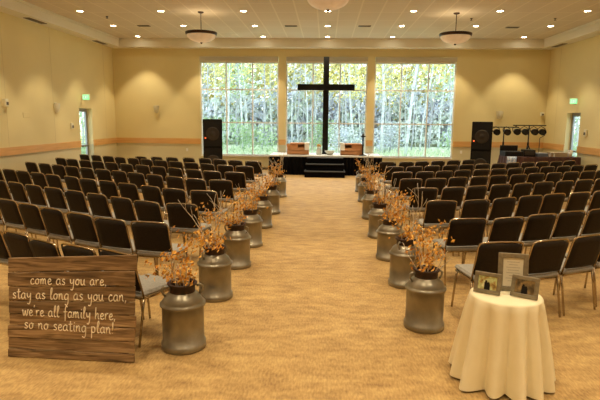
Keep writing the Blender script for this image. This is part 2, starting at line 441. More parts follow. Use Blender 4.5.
for q in range(17000):
    Y = rn.uniform(47.5, 53); X = rn.uniform(-.33, .33)*Y
    z = rn.uniform(.2, 11); leafcloud(b, (X, Y, z), (.2, .2, .2), 1, .28, rn)
tag(b.build('woodland_canopy', m_fol), 'yellow green autumn canopy high in the background wood', 'woodland', kind='stuff')
b = MB()
for q in range(5000):
    Y = rn.uniform(24, 38); X = rn.uniform(-.35, .35)*Y; h = rn.uniform(.15, .4); a = rn.uniform(0, pi)
    dx, dy = .05*math.cos(a), .05*math.sin(a)
    b.add([(X-dx, Y-dy, GZ), (X+dx, Y+dy, GZ), (X+rn.uniform(-.1, .1), Y, GZ+h)], [(0, 1, 2)])
tag(b.build('tall_grass', m_grass), 'pale tall grass in front of the wood', 'grass', kind='stuff')

# ---------------------------------------------------------------- ceiling fittings
GX = [-7.0, -4.68, -2.35, 0, 2.35, 4.68, 7.0]
def spot(parent, loc, w):
    l = bpy.data.lights.new('lamp', 'SPOT'); l.energy = w; l.color = WARM; l.spot_size = math.radians(80); l.spot_blend = .4; l.shadow_soft_size = .07
    o = bpy.data.objects.new('lamp', l); COL.objects.link(o); o.parent = parent; o.location = loc
    return o
root0 = empty('ceiling_downlight', (0, 0, ZC), 0)
MB().lathe([(.085, .0), (.11, -.001), (.11, -.012), (.085, -.012)], 20).build('trim_ring', m_ring, root0)
MB().lathe([(.0, -.006), (.085, -.006)], 20).build('lens', m_disc, root0)
spot(root0, (0, 0, -.03), LAMP_W)
tm = tree_map(root0); first = True
rowsY = [15.02, 17.36, 19.6, 12.8, 10.4, 8.0, 5.6, 3.2, .8, -1.6]
for j, y in enumerate(rowsY):
    for i, x in enumerate(GX):
        if j == 2 and i in (1, 5): pass
        if first: r = root0; first = False
        else: r = copy_tree(root0, None, tm)
        r.location = (x, y, ZC)
        rn_ = {2: 'back row nearest the windows', 1: 'second row from the back', 0: 'third row from the back'}.get(j)
        if rn_ is None: rn_ = '%s row from the back, overhead' % ORD[j]
        tag(r, 'lit round ceiling downlight, %s from the left in the %s' % (ORD[i], rn_), 'downlight', 'recessed ceiling downlights')
# wall washers in the soffit
for (X, ys, s) in ((XL+.28, (5.0, 7.4, 9.8, 12.2, 14.0, 16.4), 'left'), (XR-.28, (5.0, 7.4, 9.8, 12.2, 14.6, 17.0), 'right')):
    pass

for x, y in ((-6.0, 17.5), (-1.18, 17.5), (1.18, 17.5), (5.9, 17.7)):
    lb = {-6.0: 'dark slot vent in the ceiling near the left soffit', -1.18: 'dark ceiling vent left of the centre line', 1.18: 'dark ceiling vent right of the centre line', 5.9: 'dark ceiling vent beyond the right pendant'}[x]
    r = empty('ceiling_vent', (x, y-.1, ZC), 0, lb, 'vent', 'air vents in the tiled ceiling')
    MB().box(-.2, .2, -.1, .1, -.012, -.001).build('plate', m_vent, r)
    sl = MB()
    for q in range(4): sl.box(-.18, .18, -.08+q*.045, -.06+q*.045, -.018, -.0121)
    sl.build('slats', m_dark, r)
for X, y, rl, lb in ((XL+.22, 14.7, 0, 'long dark vent under the left soffit, nearer one'), (XL+.22, 18.9, 0, 'long dark vent under the left soffit, near the corner'), (XR-.22, 19.3, 0, 'long dark vent under the right soffit')):
    r = empty('soffit_vent', (X, y, ZS), 0, lb, 'vent', 'long vents under the soffits')
    MB().box(-.09, .09, -.45, .45, -.012, -.001).build('plate', m_vent, r)
    sl = MB()
    for q in range(3): sl.box(-.07+q*.05, -.05+q*.05, -.42, .42, -.018, -.0121)
    sl.build('slats', m_dark, r)
for x, y, lb in ((-6.55, 15.8, 'small ceiling sprinkler near the left downlights'), (4.2, 16.1, 'small ceiling sprinkler right of the centre'), (6.6, 16.1, 'small ceiling sprinkler near the right soffit')):
    r = empty('sprinkler_head', (x, y, ZC), 0, lb, 'sprinkler', 'ceiling sprinklers')
    MB().lathe([(0, -.001), (.04, -.001), (.04, -.01), (.015, -.012), (.012, -.05), (.035, -.055), (.035, -.06), (0, -.06)], 10).build('deflector', m_bowlrim, r)

def pendant(x, y, label, w=PENDANT_W):
    r = empty('pendant_light', (x, y, ZC), 0, label, 'pendant lamp', 'bowl pendant lamps')
    MB().lathe([(0, -.001), (.09, -.001), (.08, -.03), (.02, -.05), (0, -.05)], 16).build('canopy', m_bowlrim, r)
    MB().tube([(0, 0, -.05), (0, 0, -.60)], .012, 6).build('stem', m_bowlrim, r)
    b = MB().lathe([(.42, -.55), (.44, -.55), (.45, -.58), (.435, -.625), (.40, -.63), (.41, -.58), (.42, -.55)], 28)
    for q in range(3):
        a = q*2*pi/3+.4; b.tube([(0, 0, -.59), (.42*math.cos(a), .42*math.sin(a), -.59)], .008, 5)
    b.build('rim', m_bowlrim, r)
    n = 8; pr = [(.41*math.cos(q/n*pi/2), -.625-.21*math.sin(q/n*pi/2)) for q in range(n)]+[(.02, -.835)]
    pr2 = [(p[0]-.01 if p[0] > .03 else p[0], p[1]+.012) for p in reversed(pr)]
    MB().lathe(pr+pr2, 28).build('bowl', m_bowl, r)
    MB().lathe([(0, -.825), (.03, -.83), (.035, -.85), (.015, -.87), (0, -.88)], 10).build('finial', m_bowlrim, r)
    l = bpy.data.lights.new('lamp', 'POINT'); l.energy = w; l.color = WARM; l.shadow_soft_size = .12
    o = bpy.data.objects.new('lamp', l); COL.objects.link(o); o.parent = r; o.location = (0, 0, -.52)
pendant(-3.58, 15.15, 'hanging bowl lamp with dark rim, left of the windows')
pendant(3.58, 15.3, 'hanging bowl lamp with dark rim, over the right block of chairs')
pendant(-.0, 10.65, 'hanging bowl lamp cut by the top edge of the photo')

# ---------------------------------------------------------------- wall fittings
def exit_sign(X, y, sgn, label):
    r = empty('exit_sign', (X-sgn*.19, y, 2.68), 0, label, 'exit sign', 'green exit signs above the side doors')
    # local: x along the wall, -y into the room after rotation
    MB().rbox(-.16, .16, -.05, 0, -.10, .10, .012).build('housing', m_beige, r)
    MB().box(*sorted((sgn*.161, sgn*.19)), -.035, -.015, -.03, .03).build('bracket', m_beige, r)
    MB().box(-.145, .145, -.056, -.0505, -.085, .085).build('face', m_exit, r)
    t = MB(); z0, z1, y0, y1 = -.05, .05, -.060, -.0562; w = .011
    def seg(ax, az, bx, bz):
        a = Vector((ax, 0, az)); b2 = Vector((bx, 0, bz)); d = (b2-a).normalized(); n_ = Vector((-d.z, 0, d.x))*w/2
        t.add([Vector((q.x, yy, q.z)) for yy in (y0, y1) for q in (a-n_, b2-n_, b2+n_, a+n_)], [(0, 1, 2, 3), (7, 6, 5, 4), (0, 4, 5, 1), (1, 5, 6, 2), (2, 6, 7, 3), (3, 7, 4, 0)])
    for s_ in (((-.11, -.05), (-.11, .05)), ((-.11, .045), (-.06, .045)), ((-.11, 0), (-.07, 0)), ((-.11, -.045), (-.06, -.045)),
               ((-.045, -.05), (.005, .05)), ((-.045, .05), (.005, -.05)), ((.03, -.05), (.03, .05)), ((.055, .045), (.115, .045)), ((.085, -.05), (.085, .045))):
        seg(*s_[0], *s_[1])
    t.build('lettering', m_exitt, r)
    r.scale = (.8, .8, 1)
exit_sign(XL, 17.65, -1, 'small green lit exit sign above the left glass door')
exit_sign(XR, 17.95, 1, 'small green lit exit sign above the right glass door')
def wallbox(name, loc, rz, w, h, d, mat, label, cat, grille=True):
    r = empty(name, loc, rz, label, cat)
    MB().rbox(-w/2, w/2, -d, 0, -h/2, h/2, min(.012, d/3)).build('housing', mat, r)
    if grille: MB().rbox(-w*.3, w*.3, -d-.015, -d, -h*.3, h*.1, .004).build('front_panel', m_dark, r)
# wall lamps: small beige half-bowls with an open top
def sconce(loc, rz, label, w, kx=1.0):
    r = empty('wall_sconce', loc, rz, label, 'wall lamp', 'small beige wall sconces')
    MB().rbox(-.10*kx, .10*kx, -.02, 0, -.14, .14, .006).build('back_plate', m_beige, r)
    n = 8; vs = []; fs = []
    for i, (rr, z) in enumerate([(.06, -.17), (.12, -.12), (.155, 0), (.165, .12)]):
        for q in range(n+1):
            a = pi+pi*q/n; vs.append((rr*kx*math.cos(a), rr*.75*math.sin(a)-.0201, z))
    for i in range(3):
        for q in range(n): fs.append((i*(n+1)+q, i*(n+1)+q+1, (i+1)*(n+1)+q+1, (i+1)*(n+1)+q))
    fs.append(tuple(range(n, -1, -1)))
    MB().add(vs, fs, 0, True).build('shade', m_beige, r)
sconce((-6.68, YB, 2.35), 0, 'small beige wall sconce left of the windows on the back wall', 0, .7)
sconce((6.62, YB, 2.25), 0, 'small beige wall sconce above the right speaker stack on the back wall', 0, .8)
sconce((XL, 15.9, 2.31), -pi/2+pi, 'small beige wall sconce on the left wall before the door', 0, .7)
wallbox('wall_speaker', (XL, 13.3, 2.37), pi/2, .14, .2, .1, m_beige, 'small speaker high at the left edge of the left wall', 'speaker')
wallbox('wall_plate', (XL, 14.3, 2.06), pi/2, .34, .14, .01, m_wall, 'faint painted cover plate on the left wall', 'plate', False)
wallbox('thermostat', (XL, 16.86, 1.72), pi/2, .14, .2, .05, m_beige, 'pale thermostat beside the left glass door', 'thermostat')
wallbox('fire_alarm', (XR, 17.25, 1.66), -pi/2, .14, .22, .06, m_beige, 'pale alarm box on the right wall beside the glass door', 'alarm')
wallbox('camera_housing', (8.2, YB, 2.28), 0, .12, .14, .1, m_beige, 'tiny beige box in the right back corner', 'box')
wallbox('outlet', (-5.5, YB, .76), 0, .08, .12, .012, m_white, 'white outlet on the back wall left of the left window', 'outlet', False)
wallbox('outlet', (5.25, YB, .80), 0, .08, .12, .012, m_white, 'white outlet on the back wall beside the right speakers', 'outlet', False)

# ---------------------------------------------------------------- stage
SX0, SX1, SY0, SY1, SZ = -2.05, 2.02, 18.85, 20.42, .71
st = empty('stage', (0, SY0, 0), 0, 'low stage with pale top and black pleated skirt below the cross', 'stage')
MB().box(SX0, SX1, 0, SY1-SY0, SZ-.05, SZ).build('deck', m_stage, st)
sk = MB(); vs = []; N = 200
def skirt(pts_len, fn):
    vs = []; fs = []
    for i in range(pts_len+1):
        x, y = fn(i/pts_len, i)
        vs += [(x, y, .005), (x, y, SZ-.0501)]
    for i in range(pts_len): fs.append((2*i, 2*i+2, 2*i+3, 2*i+1))
    sk.add(vs, fs, 0, True)
skirt(160, lambda t, i: (SX0+(SX1-SX0)*t, -.012+.022*math.sin(i*1.35)))
skirt(40, lambda t, i: (SX0-.01+.02*math.sin(i*1.3), t*(SY1-SY0)))
skirt(40, lambda t, i: (SX1+.01+.02*math.sin(i*1.3), t*(SY1-SY0)))
sk.build('skirt', m_black, st)
leg_pts = [(-1.9, .15), (1.9, .15), (-1.9, 1.2), (1.9, 1.2)]
for a, b in leg_pts: MB().box(a-.03, a+.03, b-.03, b+.03, 0, SZ-.05).build('leg', m_blackp, st)
sp = empty('stage_steps', (-.02, 18.06, 0), 0, 'black carpeted three-tier steps in front of the stage', 'steps')
for i, (w, y, z) in enumerate(((.70, 0, .22), (.66, .26, .45), (.63, .50, .66))):
    q = MB(); q.box(-w, w, y, .76, 0 if i == 0 else [0, .22, .45][i], z-.035); q.rbox(-w-.02, w+.02, y-.025, .76, z-.035, z, .012, 1)
    q.build('step', [m_black, M('black_step_edge', (.02, .02, .022), .6)], sp)

cr = MB(); cw = .105
cr.box(-cw, cw, -.07, .07, 0, 3.58)
cr.box(-1.06, -cw, -.07, .07, 2.38, 2.60); cr.box(cw, 1.06, -.07, .07, 2.38, 2.60)
cb = MB().rbox(-.30, .30, -.16, .16, 0, .04, .01)
cx = empty('cross', (-.02, 19.85, SZ), 0, 'tall black wooden cross standing on the stage before the middle window', 'cross')
MB().box(-cw, cw, -.07, .07, .04, 3.58).build('upright', m_cross, cx)
MB().box(-1.06, 1.06, -.085, -.0701, 2.37, 2.59).build('crossbar', m_cross, cx)
q = MB(); q.box(-1.06, -cw-.001, -.07, .05, 2.37, 2.59); q.box(cw+.001, 1.06, -.07, .05, 2.37, 2.59); q.build('crossbar', m_cross, cx)
cb.build('base', m_cross, cx)

def crate(x, label, sgn):
    r = empty('wooden_crate', (x, 19.45, SZ), 0, label, 'crate')
    q = MB(); w, d, h, t = .40, .22, .38, .03
    q.box(-w, w, -d, -d+t, 0, h*.36); q.box(-w, w, -d, -d+t, h*.42, h*.70); q.box(-w, w, d-t, d, 0, h)
    q.box(-w, -w+t, -d+t, d-t, 0, h); q.box(w-t, w, -d+t, d-t, 0, h); q.box(-w, w, -d, d, -.0+.001, .03)
    q.build('box', m_crate, r)
    q = MB(); q.box(-w*sgn*1.02 if sgn > 0 else w*.0, w*.0 if sgn > 0 else w*1.02, -d-.02, d, h*.7, h); q.build('side_block', m_crate, r)
    MB().rbox(-w*.75, w*.9, -d-.05, d, h+.0, h+.05, .01).build('lid', m_crate, r)
    q = MB(); xx = w*.62*sgn
    q.box(min(xx, w*1.05*sgn), max(xx, w*1.05*sgn), -d-.065, d+.01, h+.051, h+.062)
    q.box(min(xx, w*1.05*sgn), max(xx, w*1.05*sgn), -d-.068, -d-.052, h-.2, h+.062)
    q.build('runner', m_white, r)
crate(-1.02, 'brown wooden crate with white runner on the left of the stage', 1)
crate(.95, 'brown wooden crate with white runner on the right of the stage', -1)
r = empty('glass_jar', (-.24, 19.35, SZ), 0, 'pale jar with flowers on the stage left of the cross', 'jar')
MB().lathe([(0, .0), (.10, .0), (.11, .03), (.11, .18), (.07, .23), (.08, .27), (.07, .27), (.06, .23), (.10, .17), (.10, .03), (0, .02)], 14).build('vessel', M('cloudy_glass', (.5, .52, .5), .2), r)
q = MB(); leafcloud(q, (0, 0, .33), (.08, .08, .07), 50, .03, rnd); q.build('flowers', m_leaf, r)
r = empty('serving_bowl', (.16, 19.35, SZ), 0, 'shallow pale bowl on the stage right of the cross', 'bowl')
MB().lathe([(0, 0), (.09, 0), (.10, .02), (.19, .13), (.20, .15), (.185, .15), (.09, .04), (0, .035)], 18).build('bowl_body', M('pale_pottery', (.55, .55, .48), .4), r)
MB().lathe([(.0, .10), (.15, .11), (.15, .125), (0, .14)], 14).build('contents', m_folg, r)
r = empty('candle_stand', (1.36, 19.15, SZ), 0, 'thin black stand on the stage beside the right crate', 'stand')
MB().lathe([(0, 0), (.14, 0), (.14, .02), (.03, .05), (0, .05)], 16).build('base', m_blackp, r)
MB().tube([(0, 0, .04), (0, 0, .68)], .028, 8).build('pole', m_blackp, r)
MB().lathe([(0, .68), (.09, .68), (.10, .72), (.04, .73), (.035, .80), (0, .80)], 12).build('cup', m_blackp, r)

# ---------------------------------------------------------------- speakers
def cabinet(x, z, label, badge):
    r = empty('speaker_cabinet', (x, 18.5, z), .21 if x < 0 else -.28, label, 'speaker', 'stacked black speaker cabinets')
    h = .99; w = .34
    MB().rbox(-w, w, 0, .6, 0, h, .015).build('enclosure', m_spk, r)
    q = MB().box(-w+.03, w-.03, -.012, -.0005, .03, h-.03); q.build('grille', m_blackp, r)
    T = Matrix.Translation((0, -.0125, h*.48)) @ Matrix.Rotation(pi/2, 4, 'X')
    MB().lathe([(.24, 0), (.24, .012), (.21, .014), (.14, .004), (.07, .003), (.06, .012), (0, .014)], 24, T=T).build('woofer', m_spkring, r)
    if badge: MB().box(-w+.06, -w+.11, -.018, -.0121, .30, .35).build('badge', m_badge, r)
for x, s in ((-4.03, 'left'), (5.42, 'right')):
    cabinet(x, 0, 'lower black speaker cabinet of the %s stack by the back wall' % s, False)
    cabinet(x, .991, 'upper black speaker cabinet of the %s stack, with small red badge' % s, True)

# ---------------------------------------------------------------- DJ corner
dt = empty('buffet_table', (7.02, 17.5, 0), 0, 'long table under a dark cloth in the right back corner', 'table')
MB().box(-1.15, 1.15, -.36, .36, .845, .875).build('tabletop', m_blackp, dt)
for a in (-1.05, 1.05):
    for b in (-.28, .28): MB().tube([(a, b, 0), (a, b, .845)], .02, 6).build('leg', m_blackp, dt)
q = MB(); vs = []; fs = []; per = []
cs = [(-1.17, -.38), (1.17, -.38), (1.17, .38), (-1.17, .38)]
for e in range(4):
    a, b = Vector(cs[e]), Vector(cs[(e+1) % 4]); n = int((b-a).length/.05); nn = Vector(((b-a).y, -(b-a).x)).normalized()
    for i in range(n):
        p = a+(b-a)*i/n; per.append((p, nn, i))
N = len(per)
for p, nn, i in per:
    o = .012*math.sin(i*1.3)
    vs += [(p.x, p.y, .877), (p.x+nn.x*(.008+o), p.y+nn.y*(.008+o), .83), (p.x+nn.x*(.03+2*o), p.y+nn.y*(.03+2*o), .03)]
for i in range(N):
    j = (i+1) % N
    fs += [(3*i, 3*j, 3*j+1, 3*i+1), (3*i+1, 3*j+1, 3*j+2, 3*i+2)]
fs.append([3*i for i in range(N)])
q.add(vs, fs, 0, False)
tag(q.build('tablecloth', m_plum, None, (7.02, 17.5, .004)), 'dark plum cloth over the long table in the right corner', 'tablecloth')
TZ = .883
r = empty('mixer_case', (6.10, 17.45, TZ), .1, 'open black equipment case on the dark table, left end', 'case')
MB().rbox(-.30, .30, -.22, .22, 0, .16, .01).build('case_body', m_blackp, r)
q = MB()
for i in range(6): q.lathe([(.012, .161), (.016, .175), (0, .176)], 6, (-.22+i*.085, -.08, 0))
q.build('knobs', m_spkring, r)
MB().rbox(-.30, .30, .19, .22, .161, .34, .008).build('case_lid', m_blackp, r)
r = empty('amplifier', (6.62, 17.4, TZ), -.1, 'black amplifier box on the dark table beside the case', 'amplifier')
MB().rbox(-.18, .18, -.2, .2, 0, .22, .01).build('case_body', m_blackp, r)
MB().box(-.15, .15, -.206, -.2005, .05, .17).build('front_panel', m_spkring, r)
r = empty('cd_player', (7.03, 17.42, TZ), 0, 'low blue grey player on the dark table, middle', 'player')
MB().rbox(-.18, .18, -.17, .17, 0, .11, .01).build('case_body', m_blue, r)
MB().lathe([(0, .111), (.12, .111), (.12, .125), (0, .13)], 18).build('platter', m_grey, r)
r = empty('cardboard_box', (7.60, 17.5, TZ), 0, 'flat tan cardboard box on the dark table, right end', 'box')
MB().box(-.25, .25, -.18, .18, 0, .12).build('box_body', m_card, r)
q = MB(); q.box(-.26, .26, -.19, -.001, .121, .132); q.box(-.26, .26, .001, .19, .121, .132); q.build('flap', m_card, r)
r = empty('paper_cup', (7.92, 17.3, TZ), 0, 'white paper cup at the right end of the dark table', 'cup')
MB().lathe([(0, 0), (.055, 0), (.075, .2), (.07, .2), (.05, .01), (0, .01)], 14).build('cup_body', m_white, r)
MB().lathe([(0, .215), (.077, .205), (.08, .2), (0, .2)], 14).build('lid', m_white, r)
r = empty('desk_fan', (7.35, 17.3, TZ), 0, 'small round white headphones-like ring beside the cardboard box', 'headphones')
r.name = 'headphones'; r['label'] = 'small pale headphones beside the cardboard box on the dark table'
q = MB().tube([(.07*math.cos(a), 0, .07+.07*math.sin(a)) for a in [pi*i/10 for i in range(11)]], .008, 6); q.build('headband', m_white, r)
for s in (-1, 1): MB().rbox(s*.07-.015, s*.07+.015, -.03, .03, .0, .07, .006).build('ear_pad', m_white, r)
q = MB(); vs = []; fs = []
for i in range(9):
    for j in range(5): vs.append((-.15+.3*i/8, (-.01+.015*math.sin(i*1.7+j)) if j < 4 else .03, (-.30+j*.1) if j < 4 else .006))
for i in range(8):
    for j in range(4): fs.append((i*5+j, (i+1)*5+j, (i+1)*5+j+1, i*5+j+1))
m_towel = M('blue_white_patterned_cloth', (.5, .6, .8), .8, noise=((18, 18, 18), [(.12, .25, .55), (.75, .8, .9)], 2))
q.add(vs, fs, 0, True); q.add([(x, y+.012, z) for x, y, z in vs], [f[::-1] for f in fs], 0, True)
q.build('patterned_cloth', m_towel, None, (6.00, 17.085, .879))
tag(COL.objects['patterned_cloth'], 'blue and white patterned cloth hanging at the left end of the dark table', 'cloth')

def light_stand(x, y, h, x0, x1, label):
    r = empty('lighting_stand', (x, y, 0), 0, label, 'lighting stand')
    MB().tube([(0, 0, .35), (0, 0, h)], .022, 8).build('pole', m_blackp, r)
    MB().tube([(x0-x, 0, h), (x1-x, 0, h)], .02, 6).build('crossbar', m_blackp, r)
    for q in range(3):
        a = pi/2+q*2*pi/3+.2
        MB().tube([(0, 0, 1.22), (.48*math.cos(a), .48*math.sin(a), .01)], .02, 6).build('leg', m_blackp, r)
    MB().lathe([(.0, 1.17), (.035, 1.17), (.035, 1.29), (0, 1.29)], 8).build('collar', m_blackp, r)
light_stand(6.25, 18.75, 1.80, 5.85, 6.75, 'black tripod lighting stand beside the right speaker stack')
light_stand(7.05, 18.6, 1.87, 6.50, 7.62, 'black tripod lighting stand behind the dark table, nearer the corner')
pars = [(5.96, 18.75, 1.72), (6.32, 18.75, 1.72), (6.60, 18.6, 1.74), (6.88, 18.6, 1.74), (7.20, 18.6, 1.74), (7.46, 18.6, 1.74)]
for i, (x, y, z) in enumerate(pars):
    r = empty('stage_light', (x, y, z), 0, 'round black stage light, %s from the left on the lighting bars' % ORD[i], 'stage light', 'stage lights on the bars')
    T = Matrix.Translation((0, -.12, -.09)) @ Matrix.Rotation(pi/2+.1, 4, 'X')
    MB().lathe([(0, -.16), (.07, -.16), (.10, -.08), (.11, .08), (.09, .08), (.085, .04), (0, .03)], 16, T=T).build('can_body', m_blackp, r)
    MB().lathe([(0, .045), (.084, .045)], 16, T=T).build('lens', m_spkring, r)
    q = MB(); q.tube([(-.125, -.1, -.08), (-.125, -.02, .02), (0, 0, .10), (.125, -.02, .02), (.125, -.1, -.08)], .012, 5); q.build('yoke', m_blackp, r)
r = empty('microphone_stand', (7.28, 18.2, 0), 0, 'thin black microphone stand behind the dark table', 'stand')
MB().tube([(0, 0, .02), (0, 0, 1.45)], .012, 6).build('pole', m_blackp, r)
MB().tube([(0, 0, 1.45), (.12, -.1, 1.55)], .01, 6).build('boom', m_blackp, r)
MB().lathe([(0, 0), (.14, 0), (.14, .02), (0, .03)], 14).build('base', m_blackp, r)

# ---------------------------------------------------------------- chairs
def make_chair():
    r = empty('banquet_chair')
    # the top bar sits at local y = -.27
    bk = MB(); T = Matrix.Translation((0, -.205, .475)) @ Matrix.Rotation(.27, 4, 'X')
    # slanted, slightly cupped panel with rounded upper corners
    vs = []; fs = []; nx, nz = 6, 6
    for s_, yy in ((0, -.018), (1, .020)):
        for j in range(nz+1):
            t = j/nz
            for i in range(nx+1):
                u = -1+2*i/nx
                hw = .221; z = .045+.350*t
                if j == nz: z -= .03*abs(u)**6; hw -= .004
                vs.append(T @ Vector((u*hw, yy-.012*(1-u*u), z)))
    W_ = (nx+1)*(nz+1)
    for j in range(nz):
        for i in range(nx):
            a = j*(nx+1)+i
            fs.append((a, a+1, a+nx+2, a+nx+1)); b_ = a+W_; fs.append((b_, b_+nx+1, b_+nx+2, b_+1))
    rim = [i for i in range(nx+1)]+[(j+1)*(nx+1)-1 for j in range(1, nz+1)]+[nz*(nx+1)+i for i in range(nx-1, -1, -1)]+[j*(nx+1) for j in range(nz-1, 0, -1)]
    for a, b in zip(rim, rim[1:]+rim[:1]): fs.append((b, a, a+W_, b+W_))
    bk.add(vs, fs, 0, True); bk.build('backrest', m_chairback, r)
    fr = MB(); pts = [(-.232, 0, -.03), (-.232, 0, .355), (-.223, 0, .388), (-.19, 0, .403), (0, 0, .407), (.19, 0, .403), (.223, 0, .388), (.232, 0, .355), (.232, 0, -.03)]
    fr.tube([T @ Vector(p) for p in pts], .0105, 6); fr.build('back_frame', m_bronze, r)
    s = MB(); s.rbox(-.222, .222, -.245, .25, .445, .495, .022); s.build('seat', m_seat, r)
    s = MB(); s.tube([(-.205, -.2, .432), (-.205, .22, .432), (.205, .22, .432), (.205, -.2, .432), (-.205, -.2, .432)], .012, 5)
    s.build('seat_frame', m_bronze, r)
    for sx in (-1, 1):
        MB().tube([(sx*.232, -.200, .44), (sx*.234, -.225, .3), (sx*.236, -.275, .012)], .0115, 6).build('leg', m_bronze, r)
        MB().tube([(sx*.205, .20, .425), (sx*.215, .225, .2), (sx*.222, .245, .012)], .0115, 6).build('leg', m_bronze, r)
    return r
proto = make_chair(); tmc = tree_map(proto); used = False
yk = {'left': [4.30, 5.69, 6.98, 8.28, 9.75, 11.2, 12.7, 14.2], 'right': [5.05, 6.25, 7.65, 9.06, 10.46, 11.78, 13.1, 14.5]}
x0s = {'left': -1.98, 'right': 1.74}
rowname = ['back row nearest the camera', 'second row', 'third row', 'fourth row', 'fifth row', 'sixth row', 'seventh row', 'front row by the stage']
nch = 0
for side in ('left', 'right'):
    sg = -1 if side == 'left' else 1
    for kx, y0 in enumerate(yk[side]):
        x, y = x0s[side], y0
        R_ = random.Random(kx*7+(0 if side == 'left' else 100))
        for j in range(13):
            if j == 1: x += sg*.53; y += .16 if side == 'left' else .15
            elif j > 1: x += sg*.50; y += .30 if side == 'left' else .26
            if side == 'left' and kx == 7 and j > 3: y -= .22
            if side == 'right' and kx == 7 and j > 7: break
            if abs(x) > 7.75 or y > 15.9: break
            if side == 'left' and kx == 7 and j > 7: break
            px_, py_ = x, y
            if side == 'left' and kx == 0:
                px_, py_ = [(-1.86, 4.40), (-2.27, 4.56), (-2.70, 4.74), (-3.15, 5.03), (-3.62, 5.30)][j] if j < 5 else (x, y)
            if side == 'left' and kx == 0 and j > 4: break
            th = (.21, .38)[j] if j < 2 else (.50 if side == 'left' else .44)
            if side == 'left' and kx == 0: th = (.5, .5)[j] if j < 2 else .5
            th += R_.uniform(-.04, .04)
            px_ += R_.uniform(-.015, .015); py_ += R_.uniform(-.02, .02)
            rz = sg*th
            P = px((px_, py_, .87))
            if not (P and -28 < P[0] < 628 and P[1] < 400): continue
            if side == 'right' and px_ > 5.5 and 16.9 < py_: continue
            ox, oy = px_-.31*math.sin(rz), py_+.31*math.cos(rz)
            c = proto if not used else copy_tree(proto, None, tmc)
            used = True; nch += 1
            c.location = (ox, oy, 0); c.rotation_euler.z = rz
            pos = 'aisle seat' if j == 0 else '%s seat from the aisle' % ORD[j]
            tag(c, 'dark-backed banquet chair, %s, %s, %s block' % (pos, rowname[kx], side), 'chair', 'banquet chairs of the %s block' % side)
print('chairs', nch)

# ---------------------------------------------------------------- milk cans and bouquets
def make_can():
    r = empty('milk_can')
    MB().lathe([(0, .0), (.186, .0), (.198, .006), (.198, .058), (.184, .062), (.184, .395), (.201, .400), (.201, .418), (.184, .424), (.180, .44), (.160, .475), (.132, .50), (.118, .512), (.112, .52)], 32).build('can_body', m_can, r)
    MB().lathe([(.112, .52), (.112, .575), (.128, .585), (.132, .598), (.122, .605), (.104, .60), (.104, .52), (.100, .44), (0, .44)], 28).build('neck', m_canrust, r)
    for s in (-1, 1):
        MB().tube([(s*.150, 0, .485), (s*.175, 0, .52), (s*.178, 0, .555), (s*.150, 0, .572), (s*.124, 0, .560)], .011, 6).build('handle', m_can, r)
    return r
def bez(a, d, l, curl, rn, n=7):
    pts = [Vector(a)]; d = Vector(d).normalized()
    for i in range(n):
        d = (d+Vector((rn.uniform(-curl, curl), rn.uniform(-curl, curl), rn.uniform(-curl*.5, curl*.5)))).normalized()
        pts.append(pts[-1]+d*l/n)
    return pts
def make_bouquet(seed, tall, out):
    rn = random.Random(seed); r = empty('dried_bouquet')
    lf = MB()
    def leaf(p, s):
        a = Vector((rn.gauss(0, 1), rn.gauss(0, 1), rn.gauss(0, .8))).normalized(); d = a.orthogonal().normalized(); e = a.cross(d)
        lf.add([p-d*s, p-e*s*.55+a*s*.25, p+d*s, p+e*s*.55+a*s*.25, p+a*s*.02], [(0, 1, 4), (1, 2, 4), (2, 3, 4), (3, 0, 4)], 0)
    for q in range(5):
        a = rn.uniform(0, 2*pi); d = (math.cos(a)*.8+out*.75, math.sin(a)*.8, rn.uniform(.35, .95))
        pts = bez((math.cos(a)*.05, math.sin(a)*.05, .46), d, rn.uniform(.30, .50), .25, rn)
        pts = [pts[0]]+[Vector((0, 0, .12))+p for p in pts[0:]]
        MB().tube(pts, [.006]*2+[.005-.0005*i for i in range(len(pts)-2)], 4).build('leafy_branch', m_twig, r)
        for p in pts[2:]:
            for _ in range(5):
                leaf(p+Vector((rn.gauss(0, .05), rn.gauss(0, .05), rn.gauss(0, .04))), rn.uniform(.015, .032))
    for _ in range(26):
        leaf(Vector((rn.gauss(0, .06), rn.gauss(0, .06), .61+abs(rn.gauss(0, .05)))), rn.uniform(.018, .036))
    lf.build('leaves', m_leaf, r)
    for q in range(4 if tall else 3):
        a = rn.uniform(0, 2*pi); L_ = rn.uniform(.55, .85) if tall else rn.uniform(.3, .45)
        pts = bez((math.cos(a)*.04, math.sin(a)*.04, .46), (math.cos(a)*.25+.1*out, math.sin(a)*.25, 1), L_, .22, rn, 9)
        b = MB().tube(pts, [.007-.0005*i for i in range(len(pts))], 5)
        for w in (4, 6, 7):
            b.tube(bez(pts[w], (rn.uniform(-.7, .7), rn.uniform(-.7, .7), .8), L_*.25, .3, rn, 4), [.0035, .003, .003, .0025, .002], 4)
        b.build('curly_twig', m_twig, r)
    return r
can0 = make_can(); tmk = tree_map(can0)
bq = [(make_bouquet(11+i, i % 2 == 1, 1 if i < 4 else -1), None) for i in range(8)]   # out: +1 leans to the local +x
bq = [(b, tree_map(b)) for b, _ in bq]; bused = set(); cused = False
canpos = {'left': [(-1.25, 4.39), (-1.24, 5.70), (-1.21, 6.98), (-1.19, 8.17), (-1.18, 9.62), (-1.16, 11.1), (-1.20, 13.5)],
          'right': [(1.01, 5.00), (1.01, 6.33), (.97, 7.56), (.96, 8.98), (.97, 10.7), (1.02, 12.9), (1.05, 14.7)]}
